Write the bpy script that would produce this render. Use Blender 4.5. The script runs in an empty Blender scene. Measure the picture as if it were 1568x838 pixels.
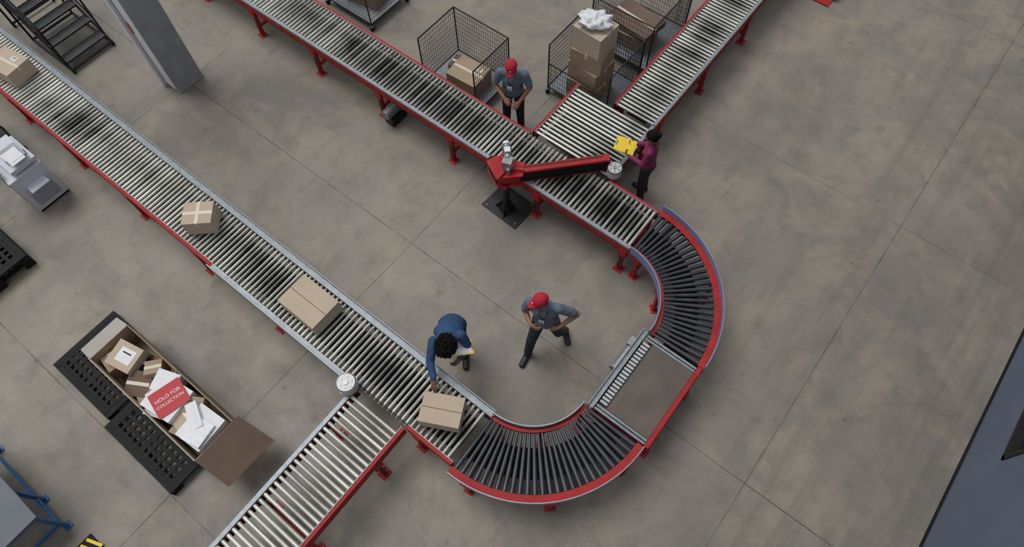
import bpy, math, random
import numpy as np
from mathutils import Vector, Matrix
random.seed(7)
scene=bpy.context.scene
scene.view_settings.view_transform='Standard'
scene.view_settings.look='None'
COL=scene.collection

# ---------------------------------------------------------------- materials
def lin(c):
    out=[]
    for x in c[:3]:
        x=x/255.0
        out.append(x/12.92 if x<=0.04045 else ((x+0.055)/1.055)**2.4)
    return (out[0],out[1],out[2],1.0)
MATS={}
def nd(nt,t,**k):
    n=nt.nodes.new(t)
    for a,b in k.items(): setattr(n,a,b)
    return n
def M(name,c,rough=.6,metal=0.0,var=0.12,scale=8.0,bump=0.0,bscale=None,spec=None):
    if name in MATS: return MATS[name]
    m=bpy.data.materials.new(name); m.use_nodes=True
    nt=m.node_tree; bs=nt.nodes['Principled BSDF']
    bs.inputs['Roughness'].default_value=rough
    bs.inputs['Metallic'].default_value=metal
    if spec is not None: bs.inputs['Specular IOR Level'].default_value=spec
    tc=nd(nt,'ShaderNodeTexCoord')
    nz=nd(nt,'ShaderNodeTexNoise'); nz.inputs['Scale'].default_value=scale; nz.inputs['Detail'].default_value=5
    nt.links.new(tc.outputs['Object'],nz.inputs['Vector'])
    rp=nd(nt,'ShaderNodeValToRGB')
    b=lin(c)
    rp.color_ramp.elements[0].position=.3; rp.color_ramp.elements[1].position=.7
    rp.color_ramp.elements[0].color=(b[0]*(1-var),b[1]*(1-var),b[2]*(1-var),1)
    rp.color_ramp.elements[1].color=(min(1,b[0]*(1+var)),min(1,b[1]*(1+var)),min(1,b[2]*(1+var)),1)
    nt.links.new(nz.outputs['Fac'],rp.inputs['Fac'])
    nt.links.new(rp.outputs['Color'],bs.inputs['Base Color'])
    if bump>0:
        n2=nd(nt,'ShaderNodeTexNoise'); n2.inputs['Scale'].default_value=bscale or scale*2; n2.inputs['Detail'].default_value=3
        nt.links.new(tc.outputs['Object'],n2.inputs['Vector'])
        bp=nd(nt,'ShaderNodeBump'); bp.inputs['Strength'].default_value=bump; bp.inputs['Distance'].default_value=.02
        nt.links.new(n2.outputs['Fac'],bp.inputs['Height']); nt.links.new(bp.outputs['Normal'],bs.inputs['Normal'])
    MATS[name]=m
    return m
def math_(nt,op,a,b=None,clamp=False):
    n=nd(nt,'ShaderNodeMath',operation=op); n.use_clamp=clamp
    for i,x in enumerate((a,b)):
        if x is None: continue
        if isinstance(x,(int,float)): n.inputs[i].default_value=x
        else: nt.links.new(x,n.inputs[i])
    return n.outputs[0]
def mixc(nt,fac,a,b):
    n=nd(nt,'ShaderNodeMix',data_type='RGBA')
    if isinstance(fac,(int,float)): n.inputs[0].default_value=fac
    else: nt.links.new(fac,n.inputs[0])
    for i,x in ((6,a),(7,b)):
        if isinstance(x,tuple): n.inputs[i].default_value=x
        else: nt.links.new(x,n.inputs[i])
    return n.outputs[2]
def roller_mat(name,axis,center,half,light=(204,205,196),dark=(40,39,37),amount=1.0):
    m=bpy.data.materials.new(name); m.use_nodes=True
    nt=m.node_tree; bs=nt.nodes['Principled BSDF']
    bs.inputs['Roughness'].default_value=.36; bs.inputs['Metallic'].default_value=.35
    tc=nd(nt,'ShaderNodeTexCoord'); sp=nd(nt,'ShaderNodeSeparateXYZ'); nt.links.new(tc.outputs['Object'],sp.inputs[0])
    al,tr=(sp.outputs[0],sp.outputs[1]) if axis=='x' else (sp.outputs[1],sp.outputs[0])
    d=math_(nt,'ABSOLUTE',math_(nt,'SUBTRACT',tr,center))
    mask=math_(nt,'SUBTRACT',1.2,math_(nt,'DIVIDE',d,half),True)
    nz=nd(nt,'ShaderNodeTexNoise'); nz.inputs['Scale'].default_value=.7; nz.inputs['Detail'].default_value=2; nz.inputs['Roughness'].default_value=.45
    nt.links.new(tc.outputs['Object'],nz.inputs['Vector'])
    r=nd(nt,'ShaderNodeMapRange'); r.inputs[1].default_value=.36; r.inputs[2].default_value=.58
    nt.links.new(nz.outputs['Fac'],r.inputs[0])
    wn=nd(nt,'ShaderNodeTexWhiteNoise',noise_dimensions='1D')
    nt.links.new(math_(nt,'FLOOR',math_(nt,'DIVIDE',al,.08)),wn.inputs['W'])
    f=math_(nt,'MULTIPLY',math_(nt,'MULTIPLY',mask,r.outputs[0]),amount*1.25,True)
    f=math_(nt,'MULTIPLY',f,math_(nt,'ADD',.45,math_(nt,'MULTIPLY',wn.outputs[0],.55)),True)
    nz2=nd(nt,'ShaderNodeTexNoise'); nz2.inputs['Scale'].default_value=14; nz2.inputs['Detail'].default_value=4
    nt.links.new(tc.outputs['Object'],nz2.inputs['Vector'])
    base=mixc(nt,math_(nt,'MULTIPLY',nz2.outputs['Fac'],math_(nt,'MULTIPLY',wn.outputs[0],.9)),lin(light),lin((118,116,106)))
    c=mixc(nt,f,base,lin(dark))  # dark centre patches: roller grime plus dark overhead reflections painted into the colour
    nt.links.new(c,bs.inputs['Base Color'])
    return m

RED=M('red_painted_steel',(158,34,37),.6,0,.2,5,spec=.3)
GALV=M('galvanised_steel',(134,140,146),.45,.35,.15,12)
BLUEG=M('blue_grey_guard_plastic',(112,130,168),.5,0,.08,6)
BLACK=M('black_plastic',(19,20,22),.65,0,.25,10,spec=.25)
BLACKM=M('black_painted_metal',(24,25,27),.5,.1,.2,10)
DRVB=M('black_drive_belt',(20,20,21),.8,0,.3,6,spec=.2)
DARKR=M('dark_rubber_roller',(54,57,62),.34,.15,.35,6)
CARD=M('kraft_cardboard',(182,164,145),.85,0,.06,3)
CARD2=M('brown_cardboard',(158,138,117),.85,0,.08,3)
CARD3=M('dark_cardboard',(108,90,77),.9,0,.08,3)
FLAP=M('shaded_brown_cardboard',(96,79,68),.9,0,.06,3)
SEAM=M('cardboard_seam',(92,72,54),.9)
TAPE=M('packing_tape',(206,194,176),.3,0,.05)
WHITE=M('white_paper',(216,217,220),.6,0,.04)
BAG=M('white_poly_bag',(212,214,220),.35,0,.05,6,.6,20)
LABR=M('red_label',(178,42,48),.6,0,.03)
YEL=M('yellow_board',(232,200,40),.5,0,.05)
STEEL=M('brushed_motor_steel',(140,142,144),.35,.5,.2,20)
DRUM=M('white_drum_plastic',(180,182,182),.4,.1,.06)

# ---------------------------------------------------------------- mesh builder
class MB:
    def __init__(s): s.v=[];s.f=[];s.m=[];s.sm=[];s.mats=[]
    def mi(s,mat):
        if mat not in s.mats: s.mats.append(mat)
        return s.mats.index(mat)
    def add(s,vs,fs,mat,smooth=False):
        o=len(s.v); k=s.mi(mat)
        s.v.extend([tuple(x) for x in vs])
        for f in fs:
            s.f.append(tuple(i+o for i in f)); s.m.append(k); s.sm.append(smooth)
    def box(s,c,d,mat,R=None):
        x,y,z=d[0]/2,d[1]/2,d[2]/2
        vs=[Vector((sx*x,sy*y,sz*z)) for sz in(-1,1) for sy in(-1,1) for sx in(-1,1)]
        if R is not None: vs=[R@v for v in vs]
        c=Vector(c); vs=[v+c for v in vs]
        s.add(vs,[(0,2,3,1),(4,5,7,6),(0,1,5,4),(2,6,7,3),(0,4,6,2),(1,3,7,5)],mat)
    def b2(s,x0,x1,y0,y1,z0,z1,mat):
        s.box(((x0+x1)/2,(y0+y1)/2,(z0+z1)/2),(abs(x1-x0),abs(y1-y0),abs(z1-z0)),mat)
    def cyl(s,p,q,r,mat,seg=10,r2=None,smooth=True):
        p=Vector(p);q=Vector(q);r2=r if r2 is None else r2
        a=(q-p).normalized(); t=Vector((0,0,1)) if abs(a.z)<.9 else Vector((1,0,0))
        u=a.cross(t).normalized(); w=a.cross(u)
        vs=[];
        for (c,rr) in((p,r),(q,r2)):
            for i in range(seg):
                an=2*math.pi*i/seg+.3
                vs.append(c+(u*math.cos(an)+w*math.sin(an))*rr)
        fs=[(i,i+seg,(i+1)%seg+seg,(i+1)%seg) for i in range(seg)]
        s.add(vs,fs,mat,smooth)
        s.add(vs,[tuple(range(seg)),tuple(range(2*seg-1,seg-1,-1))],mat,False)
    def ell(s,c,r,mat,R=None,nu=14,nv=9,v0=0.0,v1=1.0):
        c=Vector(c); vs=[];fs=[]
        for j in range(nv+1):
            ph=math.pi*(v0+(v1-v0)*j/nv)
            for i in range(nu):
                an=2*math.pi*i/nu
                v=Vector((r[0]*math.sin(ph)*math.cos(an),r[1]*math.sin(ph)*math.sin(an),r[2]*math.cos(ph)))
                if R is not None: v=R@v
                vs.append(v+c)
        for j in range(nv):
            for i in range(nu):
                fs.append((j*nu+i,(j+1)*nu+i,(j+1)*nu+(i+1)%nu,j*nu+(i+1)%nu))
        s.add(vs,fs,mat,True)
    def cap(s,a,b,ra,rb,mat,side=None,w=1.0,seg=16):
        a=Vector(a);b=Vector(b); ax=(b-a); L=ax.length; ax=ax/max(L,1e-6) if L>1e-6 else Vector((0,0,1))
        sd=Vector(side) if side is not None else (Vector((1,0,0)) if abs(ax.x)<.8 else Vector((0,0,1)))
        u=(sd-ax*sd.dot(ax)).normalized(); vv=ax.cross(u)
        rings=[]
        for k in range(1,6):
            t=math.pi/2*k/5; rings.append((-ra*math.cos(t),ra*math.sin(t)))
        for k in range(0,5):
            t=math.pi/2*k/5; rings.append((L+rb*math.sin(t),rb*math.cos(t)))
        vs=[a-ax*ra]
        for h,r in rings:
            for i in range(seg):
                an=2*math.pi*i/seg
                vs.append(a+ax*h+(u*math.cos(an)*w+vv*math.sin(an))*r)
        vs.append(b+ax*rb)
        n=len(rings);fs=[]
        for i in range(seg): fs.append((0,1+(i+1)%seg,1+i))
        for j in range(n-1):
            for i in range(seg):
                fs.append((1+j*seg+i,1+j*seg+(i+1)%seg,1+(j+1)*seg+(i+1)%seg,1+(j+1)*seg+i))
        e=len(vs)-1
        for i in range(seg): fs.append((e,1+(n-1)*seg+i,1+(n-1)*seg+(i+1)%seg))
        s.add(vs,fs,mat,True)
    def arc(s,c,r0,r1,z0,z1,a0,a1,mat,n=40):
        vs=[];fs=[]
        for i in range(n+1):
            t=math.radians(a0+(a1-a0)*i/n); cs,sn=math.cos(t),math.sin(t)
            for r,z in((r0,z0),(r1,z0),(r1,z1),(r0,z1)): vs.append((c[0]+r*cs,c[1]+r*sn,z))
        for i in range(n):
            for k in range(4):
                a=i*4+k;b=i*4+(k+1)%4
                fs.append((a,b,b+4,a+4))
        fs.append((0,3,2,1)); fs.append((n*4,n*4+1,n*4+2,n*4+3))
        s.add(vs,fs,mat)
    def poly(s,pts,mat,th=0.0):
        if th==0: s.add(pts,[tuple(range(len(pts)))],mat); return
        n=len(pts); P=[Vector(p) for p in pts]
        nn=(P[1]-P[0]).cross(P[2]-P[1]).normalized()*th
        vs=P+[p-nn for p in P]
        s.add(vs,[tuple(range(n)),tuple(range(2*n-1,n-1,-1))]+[(i,i+n,(i+1)%n+n,(i+1)%n) for i in range(n)],mat)
    def mesh(s,name):
        me=bpy.data.meshes.new(name); me.from_pydata(s.v,[],s.f)
        for m in s.mats: me.materials.append(m)
        me.polygons.foreach_set('material_index',s.m); me.polygons.foreach_set('use_smooth',s.sm)
        me.update(); return me
    def build(s,name,loc=(0,0,0),rot=0.0,parent=None,bevel=0.0):
        o=bpy.data.objects.new(name,s.mesh(name)); COL.objects.link(o)
        o.location=loc; o.rotation_euler=(0,0,rot)
        if parent: o.parent=parent
        if bevel>0:
            b=o.modifiers.new('bevel','BEVEL'); b.width=bevel; b.segments=2; b.limit_method='ANGLE'
        return o
def RZ(a): return Matrix.Rotation(math.radians(a),3,'Z')

# ---------------------------------------------------------------- camera
ps,th,ro=map(math.radians,(130.05,27.70,-2.21))
F=Vector((math.cos(ps),math.sin(ps),0));R_=Vector((math.sin(ps),-math.cos(ps),0));Zv=Vector((0,0,1))
fw=F*math.sin(th)-Zv*math.cos(th); up=F*math.cos(th)+Zv*math.sin(th)
cr=R_*math.cos(ro)+up*math.sin(ro); cu=-R_*math.sin(ro)+up*math.cos(ro)
cd=bpy.data.cameras.new('camera'); cam=bpy.data.objects.new('camera',cd); COL.objects.link(cam)
mw=Matrix.Identity(4)
for i in range(3): mw[i][0]=cr[i]; mw[i][1]=cu[i]; mw[i][2]=-fw[i]
mw[0][3],mw[1][3],mw[2][3]=0,0,10
cam.matrix_world=mw
cd.sensor_width=36; cd.lens=1069/1568*36; cd.shift_y=-33.3/1568; cd.clip_end=200
scene.camera=cam

# ---------------------------------------------------------------- floor
def floor_mat():
    m=bpy.data.materials.new('polished_concrete'); m.use_nodes=True
    nt=m.node_tree; bs=nt.nodes['Principled BSDF']
    tc=nd(nt,'ShaderNodeTexCoord'); sp=nd(nt,'ShaderNodeSeparateXYZ'); nt.links.new(tc.outputs['Object'],sp.inputs[0])
    X,Y=sp.outputs[0],sp.outputs[1]
    def noise(sc,det=5,ro=.55,vec=None,dist=0):
        n=nd(nt,'ShaderNodeTexNoise'); n.inputs['Scale'].default_value=sc; n.inputs['Detail'].default_value=det
        n.inputs['Roughness'].default_value=ro; n.inputs['Distortion'].default_value=dist
        nt.links.new(vec or tc.outputs['Object'],n.inputs['Vector']); return n.outputs['Fac']
    def rng(x,a,b,c=0,d=1):
        r=nd(nt,'ShaderNodeMapRange'); nt.links.new(x,r.inputs[0])
        for i,k in enumerate((a,b,c,d)): r.inputs[i+1].default_value=k
        return r.outputs[0]
    c=mixc(nt,rng(noise(.30,6,.6,dist=.5),.36,.64),lin((114,109,103)),lin((141,134,124)))
    c=mixc(nt,rng(noise(.85,8,.68,dist=.8),.46,.68,0,.85),c,lin((153,141,124)))
    c=mixc(nt,rng(noise(2.2,9,.72,dist=.4),.50,.70,0,.65),c,lin((102,98,92)))
    c=mixc(nt,rng(noise(5.5,8,.75),.58,.74,0,.5),c,lin((92,88,82)))
    c=mixc(nt,rng(noise(40,4,.6),.4,.75,0,.25),c,lin((92,88,82)))
    for vs_,r0_,r1_ in ((1.3,.015,.06),(.45,.02,.05)):
        vo=nd(nt,'ShaderNodeTexVoronoi'); vo.inputs['Scale'].default_value=vs_; nt.links.new(tc.outputs['Object'],vo.inputs['Vector'])
        c=mixc(nt,rng(vo.outputs['Distance'],r0_,r1_,.5,0),c,lin((66,62,56)))
    for sx_,sy_,a,bx in ((3.2,.12,.5,-1.0),(1.3,.08,.38,-3.0)):
        mp=nd(nt,'ShaderNodeMapping'); mp.inputs['Scale'].default_value=(sx_,sy_,1); mp.inputs['Rotation'].default_value=(0,0,.06)
        nt.links.new(tc.outputs['Object'],mp.inputs['Vector'])
        st=rng(noise(1.0,6,.6,mp.outputs[0]),.50,.70,0,a)
        st=math_(nt,'MULTIPLY',st,rng(X,bx,bx+2.5,.2,1))
        c=mixc(nt,st,c,lin((97,94,89)))
    mp=nd(nt,'ShaderNodeMapping'); mp.inputs['Scale'].default_value=(.5,9,1); mp.inputs['Rotation'].default_value=(0,0,.9)
    nt.links.new(tc.outputs['Object'],mp.inputs['Vector'])
    c=mixc(nt,rng(noise(1.6,5,.7,mp.outputs[0]),.66,.74,0,.3),c,lin((158,150,138)))
    wob=math_(nt,'MULTIPLY',math_(nt,'SUBTRACT',noise(6,4),.5),.02)
    tot=None
    for ax,pos,s_ in ((X,-4.78,1),(X,1.36,.9),(X,-10.45,.9),(X,-17,.9),(Y,3.14,1),(Y,8.25,.55),(Y,-1.83,.9),(Y,13.3,.8)):
        d=math_(nt,'ABSOLUTE',math_(nt,'SUBTRACT',math_(nt,'ADD',ax,wob),pos))
        l=rng(d,.003,.012,s_,0)
        tot=l if tot is None else math_(nt,'MAXIMUM',tot,l)
    tot=math_(nt,'MULTIPLY',tot,rng(noise(1.5,3),.35,.6,.25,.85))
    c=mixc(nt,tot,c,lin((58,54,49)))
    nt.links.new(c,bs.inputs['Base Color'])
    nt.links.new(rng(noise(1.3,5),.3,.7,.40,.62),bs.inputs['Roughness'])
    bs.inputs['Specular IOR Level'].default_value=.35
    bp=nd(nt,'ShaderNodeBump'); bp.inputs['Strength'].default_value=.06; bp.inputs['Distance'].default_value=.01
    nt.links.new(noise(40,4),bp.inputs['Height']); nt.links.new(bp.outputs['Normal'],bs.inputs['Normal'])
    return m
fb=MB(); fb.add([(-30,-14,0),(3.8,-14,0),(3.8,26,0),(-30,26,0)],[(0,1,2,3)],floor_mat()); fb.build('floor')

# ---------------------------------------------------------------- right wall with window
WALL=M('blue_grey_wall_paint',(94,105,124),.7,0,.05,1.5)
wb=MB(); WX=3.57
wb.b2(WX,WX+.23,-14,4.98,0,9,WALL); wb.b2(WX,WX+.23,6.7,26,0,9,WALL); wb.b2(WX,WX+.23,4.98,6.7,0,1.08,WALL); wb.b2(WX,WX+.23,4.98,6.7,2.4,9,WALL)
wb.build('wall_right')
tb=MB(); tb.b2(WX-.025,WX-.001,-14,26,0,.05,BLACK); tb.build('baseboard_right')
GL=M('dark_window_glass',(24,28,34),.08,0,.05)
wn=MB(); wn.b2(WX+.09,WX+.11,5.04,6.64,1.14,2.34,GL)
for a in ((4.98,5.04,1.08,2.4),(6.64,6.7,1.08,2.4),(4.98,6.7,1.08,1.14),(4.98,6.7,2.34,2.4),(5.82,5.87,1.08,2.4)):
    wn.b2(WX-.02,WX+.15,a[0],a[1],a[2],a[3],BLACKM)
wn.build('window_1')

# ---------------------------------------------------------------- conveyors
ZT=.80
def leg(mb,P,a,t0,t1,mat=RED,out=.0):
    def bx(a0,a1,b0,b1,z0,z1,m):
        p=P(a0,b0); q=P(a1,b1); mb.b2(min(p[0],q[0]),max(p[0],q[0]),min(p[1],q[1]),max(p[1],q[1]),z0,z1,m)
    for t,s in((t0,1),(t1,-1)):
        bx(a-.035,a+.035,t+s*.0,t+s*.065,.012,.66,mat)
        bx(a-.08,a+.08,t-s*.04,t+s*.10,0,.012,mat)
        bx(a-.07,a+.07,t-s*.012,t,.50,.68,mat)
        bx(a-.02,a+.02,t-s*.003,t,.08,.46,BLACKM)
        for k in(-.055,.055):
            p=P(a+k,t+s*.03); mb.cyl((p[0],p[1],.012),(p[0],p[1],.03),.009,GALV,6)
    bx(a-.02,a+.02,t0+.06,t1-.06,.20,.25,mat); bx(a-.02,a+.02,t0+.06,t1-.06,.54,.60,BLACKM)
def conv(name,axis,a0,a1,lo,hi,los,his,legs,rm,pitch=.08,rr=.026,belt=True):
    mb=MB()
    P=(lambda a,t:(a,t)) if axis=='x' else (lambda a,t:(t,a))
    def bx(A0,A1,b0,b1,z0,z1,m):
        p=P(A0,b0); q=P(A1,b1); mb.b2(min(p[0],q[0]),max(p[0],q[0]),min(p[1],q[1]),max(p[1],q[1]),z0,z1,m)
    for segs,o,s in((los,lo,1),(his,hi,-1)):
        for (p0,p1,st) in segs:
            if st=='red':
                bx(p0,p1,o,o+s*.012,.62,.81,RED); bx(p0,p1,o,o+s*.05,.795,.812,RED); bx(p0,p1,o,o+s*.045,.62,.632,RED)
                bx(p0,p1,o+s*.046,o+s*.056,.73,.822,GALV)
            elif st=='redgrey':
                bx(p0,p1,o,o+s*.02,.62,.78,RED); bx(p0,p1,o-s*.006,o+s*.05,.78,.826,GALV); bx(p0,p1,o,o+s*.045,.62,.632,RED)
            elif st=='guard':
                bx(p0,p1,o+s*.02,o+s*.045,.62,.80,RED); bx(p0,p1,o-s*.045,o+s*.06,.80,.812,GALV)
                bx(p0,p1,o-s*.045,o-s*.035,.80,.88,GALV); bx(p0,p1,o+s*.05,o+s*.06,.78,.87,GALV)
            elif st=='grey':
                bx(p0,p1,o,o+s*.02,.62,.80,RED); bx(p0,p1,o-s*.04,o-s*.025,.70,.93,GALV); bx(p0,p1,o-s*.04,o+s*.05,.80,.812,GALV)
            n=int((p1-p0)/1.6)
            for i in range(1,n+1):
                a=p0+(p1-p0)*i/(n+1)
                bx(a-.09,a+.09,o-s*.006,o,.66,.77,RED)
    if belt:
        bx(a0+.1,a1-.1,lo+.17,hi-.17,.718,.728,DRVB); bx(a0+.1,a1-.1,lo+.22,hi-.22,.60,.61,DRVB)
    bx(a0,a1,lo+.05,lo+.075,.64,.66,BLACKM); bx(a0,a1,hi-.075,hi-.05,.64,.66,BLACKM)
    n=int((a1-a0)/pitch)
    for i in range(n):
        a=a0+pitch*(i+.5)
        p=P(a,lo+.055);q=P(a,hi-.055)
        z=ZT-rr+.004
        mb.cyl((p[0],p[1],z),(q[0],q[1],z),rr,rm,12)
        p=P(a,lo+.012);q=P(a,hi-.012)
        mb.cyl((p[0],p[1],z),(q[0],q[1],z),.008,STEEL,6)
    for a in legs: leg(mb,P,a,lo,hi)
    return mb.build(name)
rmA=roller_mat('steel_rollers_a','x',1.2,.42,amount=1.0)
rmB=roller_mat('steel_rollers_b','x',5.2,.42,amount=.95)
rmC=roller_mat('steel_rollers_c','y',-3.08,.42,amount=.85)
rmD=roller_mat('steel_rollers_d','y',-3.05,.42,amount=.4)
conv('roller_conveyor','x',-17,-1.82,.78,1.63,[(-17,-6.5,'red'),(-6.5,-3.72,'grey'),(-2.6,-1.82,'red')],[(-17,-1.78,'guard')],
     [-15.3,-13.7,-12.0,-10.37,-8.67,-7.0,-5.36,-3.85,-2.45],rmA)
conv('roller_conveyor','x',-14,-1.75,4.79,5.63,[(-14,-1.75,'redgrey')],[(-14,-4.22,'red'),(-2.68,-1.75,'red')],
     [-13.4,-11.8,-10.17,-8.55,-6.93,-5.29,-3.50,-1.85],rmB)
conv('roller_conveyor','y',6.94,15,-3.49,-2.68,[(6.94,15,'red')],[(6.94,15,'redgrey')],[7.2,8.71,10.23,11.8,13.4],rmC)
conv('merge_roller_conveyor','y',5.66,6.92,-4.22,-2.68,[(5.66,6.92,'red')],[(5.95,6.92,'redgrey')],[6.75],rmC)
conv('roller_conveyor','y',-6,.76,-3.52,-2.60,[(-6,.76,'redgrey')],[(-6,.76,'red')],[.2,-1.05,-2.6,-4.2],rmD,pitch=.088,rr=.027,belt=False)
def curve(name,c,ri,ro_,a0,a1,n,blue_in,blue_out):
    mb=MB()
    mb.arc(c,ro_-.012,ro_,.60,.80,a0,a1,RED); mb.arc(c,ro_-.095,ro_,.80,.812,a0,a1,RED)
    mb.arc(c,ro_,ro_+.014,.70,.93 if blue_out else .84,a0,a1,BLUEG if blue_out else GALV)
    mb.arc(c,ri,ri+.012,.60,.80,a0,a1,RED); mb.arc(c,ri,ri+.045,.80,.812,a0,a1,RED)
    mb.arc(c,ri-.03,ri-.012,.72,.90,a0,a1,BLUEG if blue_in else GALV)
    mb.arc(c,ri+.22,ro_-.30,.70,.71,a0,a1,DRVB)
    for i in range(n):
        t=math.radians(a0+(a1-a0)*(i+.5)/n); d=Vector((math.cos(t),math.sin(t),0)); o=Vector((c[0],c[1],0))
        mb.cyl(o+d*(ri+.05)+Vector((0,0,.772)),o+d*(ro_-.10)+Vector((0,0,.772)),.021,DARKR,12,r2=.037)
        mb.cyl(o+d*(ri+.01)+Vector((0,0,.772)),o+d*(ro_-.01)+Vector((0,0,.772)),.008,STEEL,6)
    for t in (a0+8,(a0+a1)/2,a1-8):
        t=math.radians(t); d=Vector((math.cos(t),math.sin(t),0)); o=Vector((c[0],c[1],0)); Rm=Matrix.Rotation(t,3,'Z')
        for r,s in((ri,1),(ro_,-1)):
            mb.box(o+d*(r+s*.04)+Vector((0,0,.33)),(.05,.06,.64),RED,Rm)
            mb.box(o+d*(r+s*.045)+Vector((0,0,.006)),(.11,.15,.012),RED,Rm)
            mb.box(o+d*(r-s*.006)+Vector((0,0,.6)),(.012,.14,.16),RED,Rm)
        mb.box(o+d*((ri+ro_)/2)+Vector((0,0,.57)),(ro_-ri-.1,.04,.06),BLACKM,Rm)
        mb.box(o+d*((ri+ro_)/2)+Vector((0,0,.22)),(ro_-ri-.1,.04,.05),BLACKM,Rm)
    return mb.build(name)
curve('curved_roller_conveyor',(-1.73,3.86),.95,1.80,0,90,27,True,True)
curve('curved_roller_conveyor',(-1.80,2.49),.88,1.80,-90,0,27,False,False)
mb=MB()
BELT=M('brown_conveyor_belt',(90,79,71),.25,0,.2,2.6,spec=.6)
x0,x1,y0,y1=-.86,.06,2.50,3.85
mb.b2(x0+.20,x1-.07,y0+.12,y1-.12,.765,.79,BELT)
for yy in(y0+.12,y1-.12): mb.cyl((x0+.20,yy,.775),(x1-.07,yy,.775),.016,BELT,12)
for yy in(y0+.035,y0+.085,y1-.085,y1-.035): mb.cyl((x0+.06,yy,.775),(x1-.07,yy,.775),.021,GALV,12)
mb.b2(x0+.05,x0+.20,y0+.12,y1-.12,.735,.745,BLACKM)
for i in range(19):
    yy=y0+.16+i*(y1-y0-.32)/18
    mb.cyl((x0+.07,yy,.776),(x0+.18,yy,.776),.022,DRUM,10)
mb.b2(x0+.185,x0+.20,y0+.1,y1-.1,.76,.796,BLACKM)
mb.b2(x0-.03,x0+.05,y0,y1,.80,.812,GALV); mb.b2(x0-.03,x0-.018,y0,y1,.66,.86,GALV); mb.b2(x0+.04,x0+.05,y0,y1,.70,.83,GALV)
mb.b2(x1-.012,x1,y0,y1,.60,.81,RED); mb.b2(x1-.065,x1,y0,y1,.80,.815,RED); mb.b2(x1,x1+.012,y0+.2,y1-.2,.64,.76,RED)
for yy in(y0+.15,y1-.15): leg(mb,lambda a,t:(t,a),yy,x0,x1)
mb.cyl((x0-.05,3.25,.55),(x0-.05,3.60,.55),.07,STEEL,16); mb.cyl((x0-.05,3.20,.55),(x0-.05,3.25,.55),.085,GALV,16)
mb.box((x0-.05,3.68,.55),(.14,.14,.16),STEEL); mb.b2(x0-.10,x0+.1,3.3,3.5,.46,.48,RED)
mb.build('belt_transfer_conveyor')
mb=MB()
mb.cyl((-6.70,4.66,.30),(-6.70,4.98,.30),.09,STEEL,18)
for k in range(7): mb.cyl((-6.70,4.70+k*.035,.30),(-6.70,4.71+k*.035,.30),.10,STEEL,18)
mb.box((-6.70,5.04,.32),(.18,.16,.22),STEEL); mb.b2(-6.80,-6.60,4.71,5.06,0,.20,BLACKM)
mb.build('drive_motor')

# ---------------------------------------------------------------- diverter arm
mb=MB()
bc=Vector((-3.95,4.60,0))
mb.box((-3.95,4.67,.01),(.74,.56,.02),BLACKM,RZ(-3))
for sx in(-.3,.3):
    for sy in(-.22,.22): mb.cyl((-3.95+sx,4.67+sy,.02),(-3.95+sx,4.67+sy,.04),.014,GALV,6)
mb.cyl(bc+Vector((0,0,.02)),bc+Vector((0,0,.80)),.055,BLACKM,16); mb.cyl(bc+Vector((0,0,.02)),bc+Vector((0,0,.16)),.12,BLACKM,16,r2=.06)
for a in(0,90,180,270):
    d=RZ(a+20)@Vector((1,0,0)); mb.poly([bc+Vector((0,0,.02))+d*.2,bc+Vector((0,0,.3))+d*.05,bc+Vector((0,0,.02))+d*.05],BLACKM,.01)
piv=Vector((-3.84,4.72,0)); tip=Vector((-2.86,5.76,0)); d=(tip-piv); L=d.length; d.normalize(); n=Vector((-d.y,d.x,0)); ang=math.degrees(math.atan2(d.y,d.x))
Ra=RZ(ang); mid=(piv+tip)/2
mb.box(mid+Vector((0,0,.965)),(L,.10,.25),BLACK,Ra)
mb.cyl(tip+Vector((0,0,.845)),tip+Vector((0,0,1.085)),.05,BLACK,18)
mb.box(mid+Vector((0,0,1.100)),(L+.08,.10,.022),RED,Ra); mb.box(mid+Vector((0,0,.835)),(L+.04,.11,.012),RED,Ra)
mb.box(mid-n*.055+Vector((0,0,1.09)),(L+.08,.008,.045),RED,Ra); mb.box(mid+n*.055+Vector((0,0,1.09)),(L+.08,.008,.045),RED,Ra)
mb.box(mid+n*.025+Vector((0,0,1.114)),(L*.9,.02,.006),BLACKM,Ra)
mb.box(tip+d*.045+Vector((0,0,.98)),(.02,.11,.2),RED,Ra)
hp=[(-4.30,4.58),(-3.98,4.42),(-3.68,4.70),(-3.80,4.92),(-4.24,4.76)]
mb.poly([(x,y,1.10) for x,y in hp],RED,.02); mb.poly([(x,y,.87) for x,y in hp],RED,.02)
stt=[(-4.27,4.60,0),(-3.99,4.46,0),(-3.73,4.71,0),(-3.83,4.88,0),(-4.22,4.74,0)]
for i in range(5):
    a=Vector(stt[i]);b=Vector(stt[(i+1)%5]); c=(a+b)/2; e=(b-a); mb.box(c+Vector((0,0,.975)),(e.length,.02,.22),BLACK if i in(0,4,2) else RED,RZ(math.degrees(math.atan2(e.y,e.x))))
mb.cyl((-4.25,4.67,.87),(-4.25,4.67,1.09),.07,BLACK,16)
for a in (30,150,270):
    dd=RZ(a)@Vector((1,0,0)); mb.box(Vector((-3.95,4.66,1.13))+dd*.14,(.24,.05,.035),RED,RZ(a))
mb.box((-3.95,4.60,.83),(.2,.2,.08),RED)
mb.cyl((-3.95,4.68,1.11),(-3.95,4.68,1.20),.085,STEEL,18); mb.box((-3.95,4.68,1.26),(.15,.15,.13),STEEL,RZ(20))
mb.cyl((-3.98,4.72,1.28),(-4.15,4.90,1.30),.065,STEEL,18)
for k in range(5):
    p=Vector((-4.02,4.76,1.285))+Vector((-.028,.03,.002))*k; mb.cyl(p,p+Vector((-.008,.009,0)),.075,STEEL,18)
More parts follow.
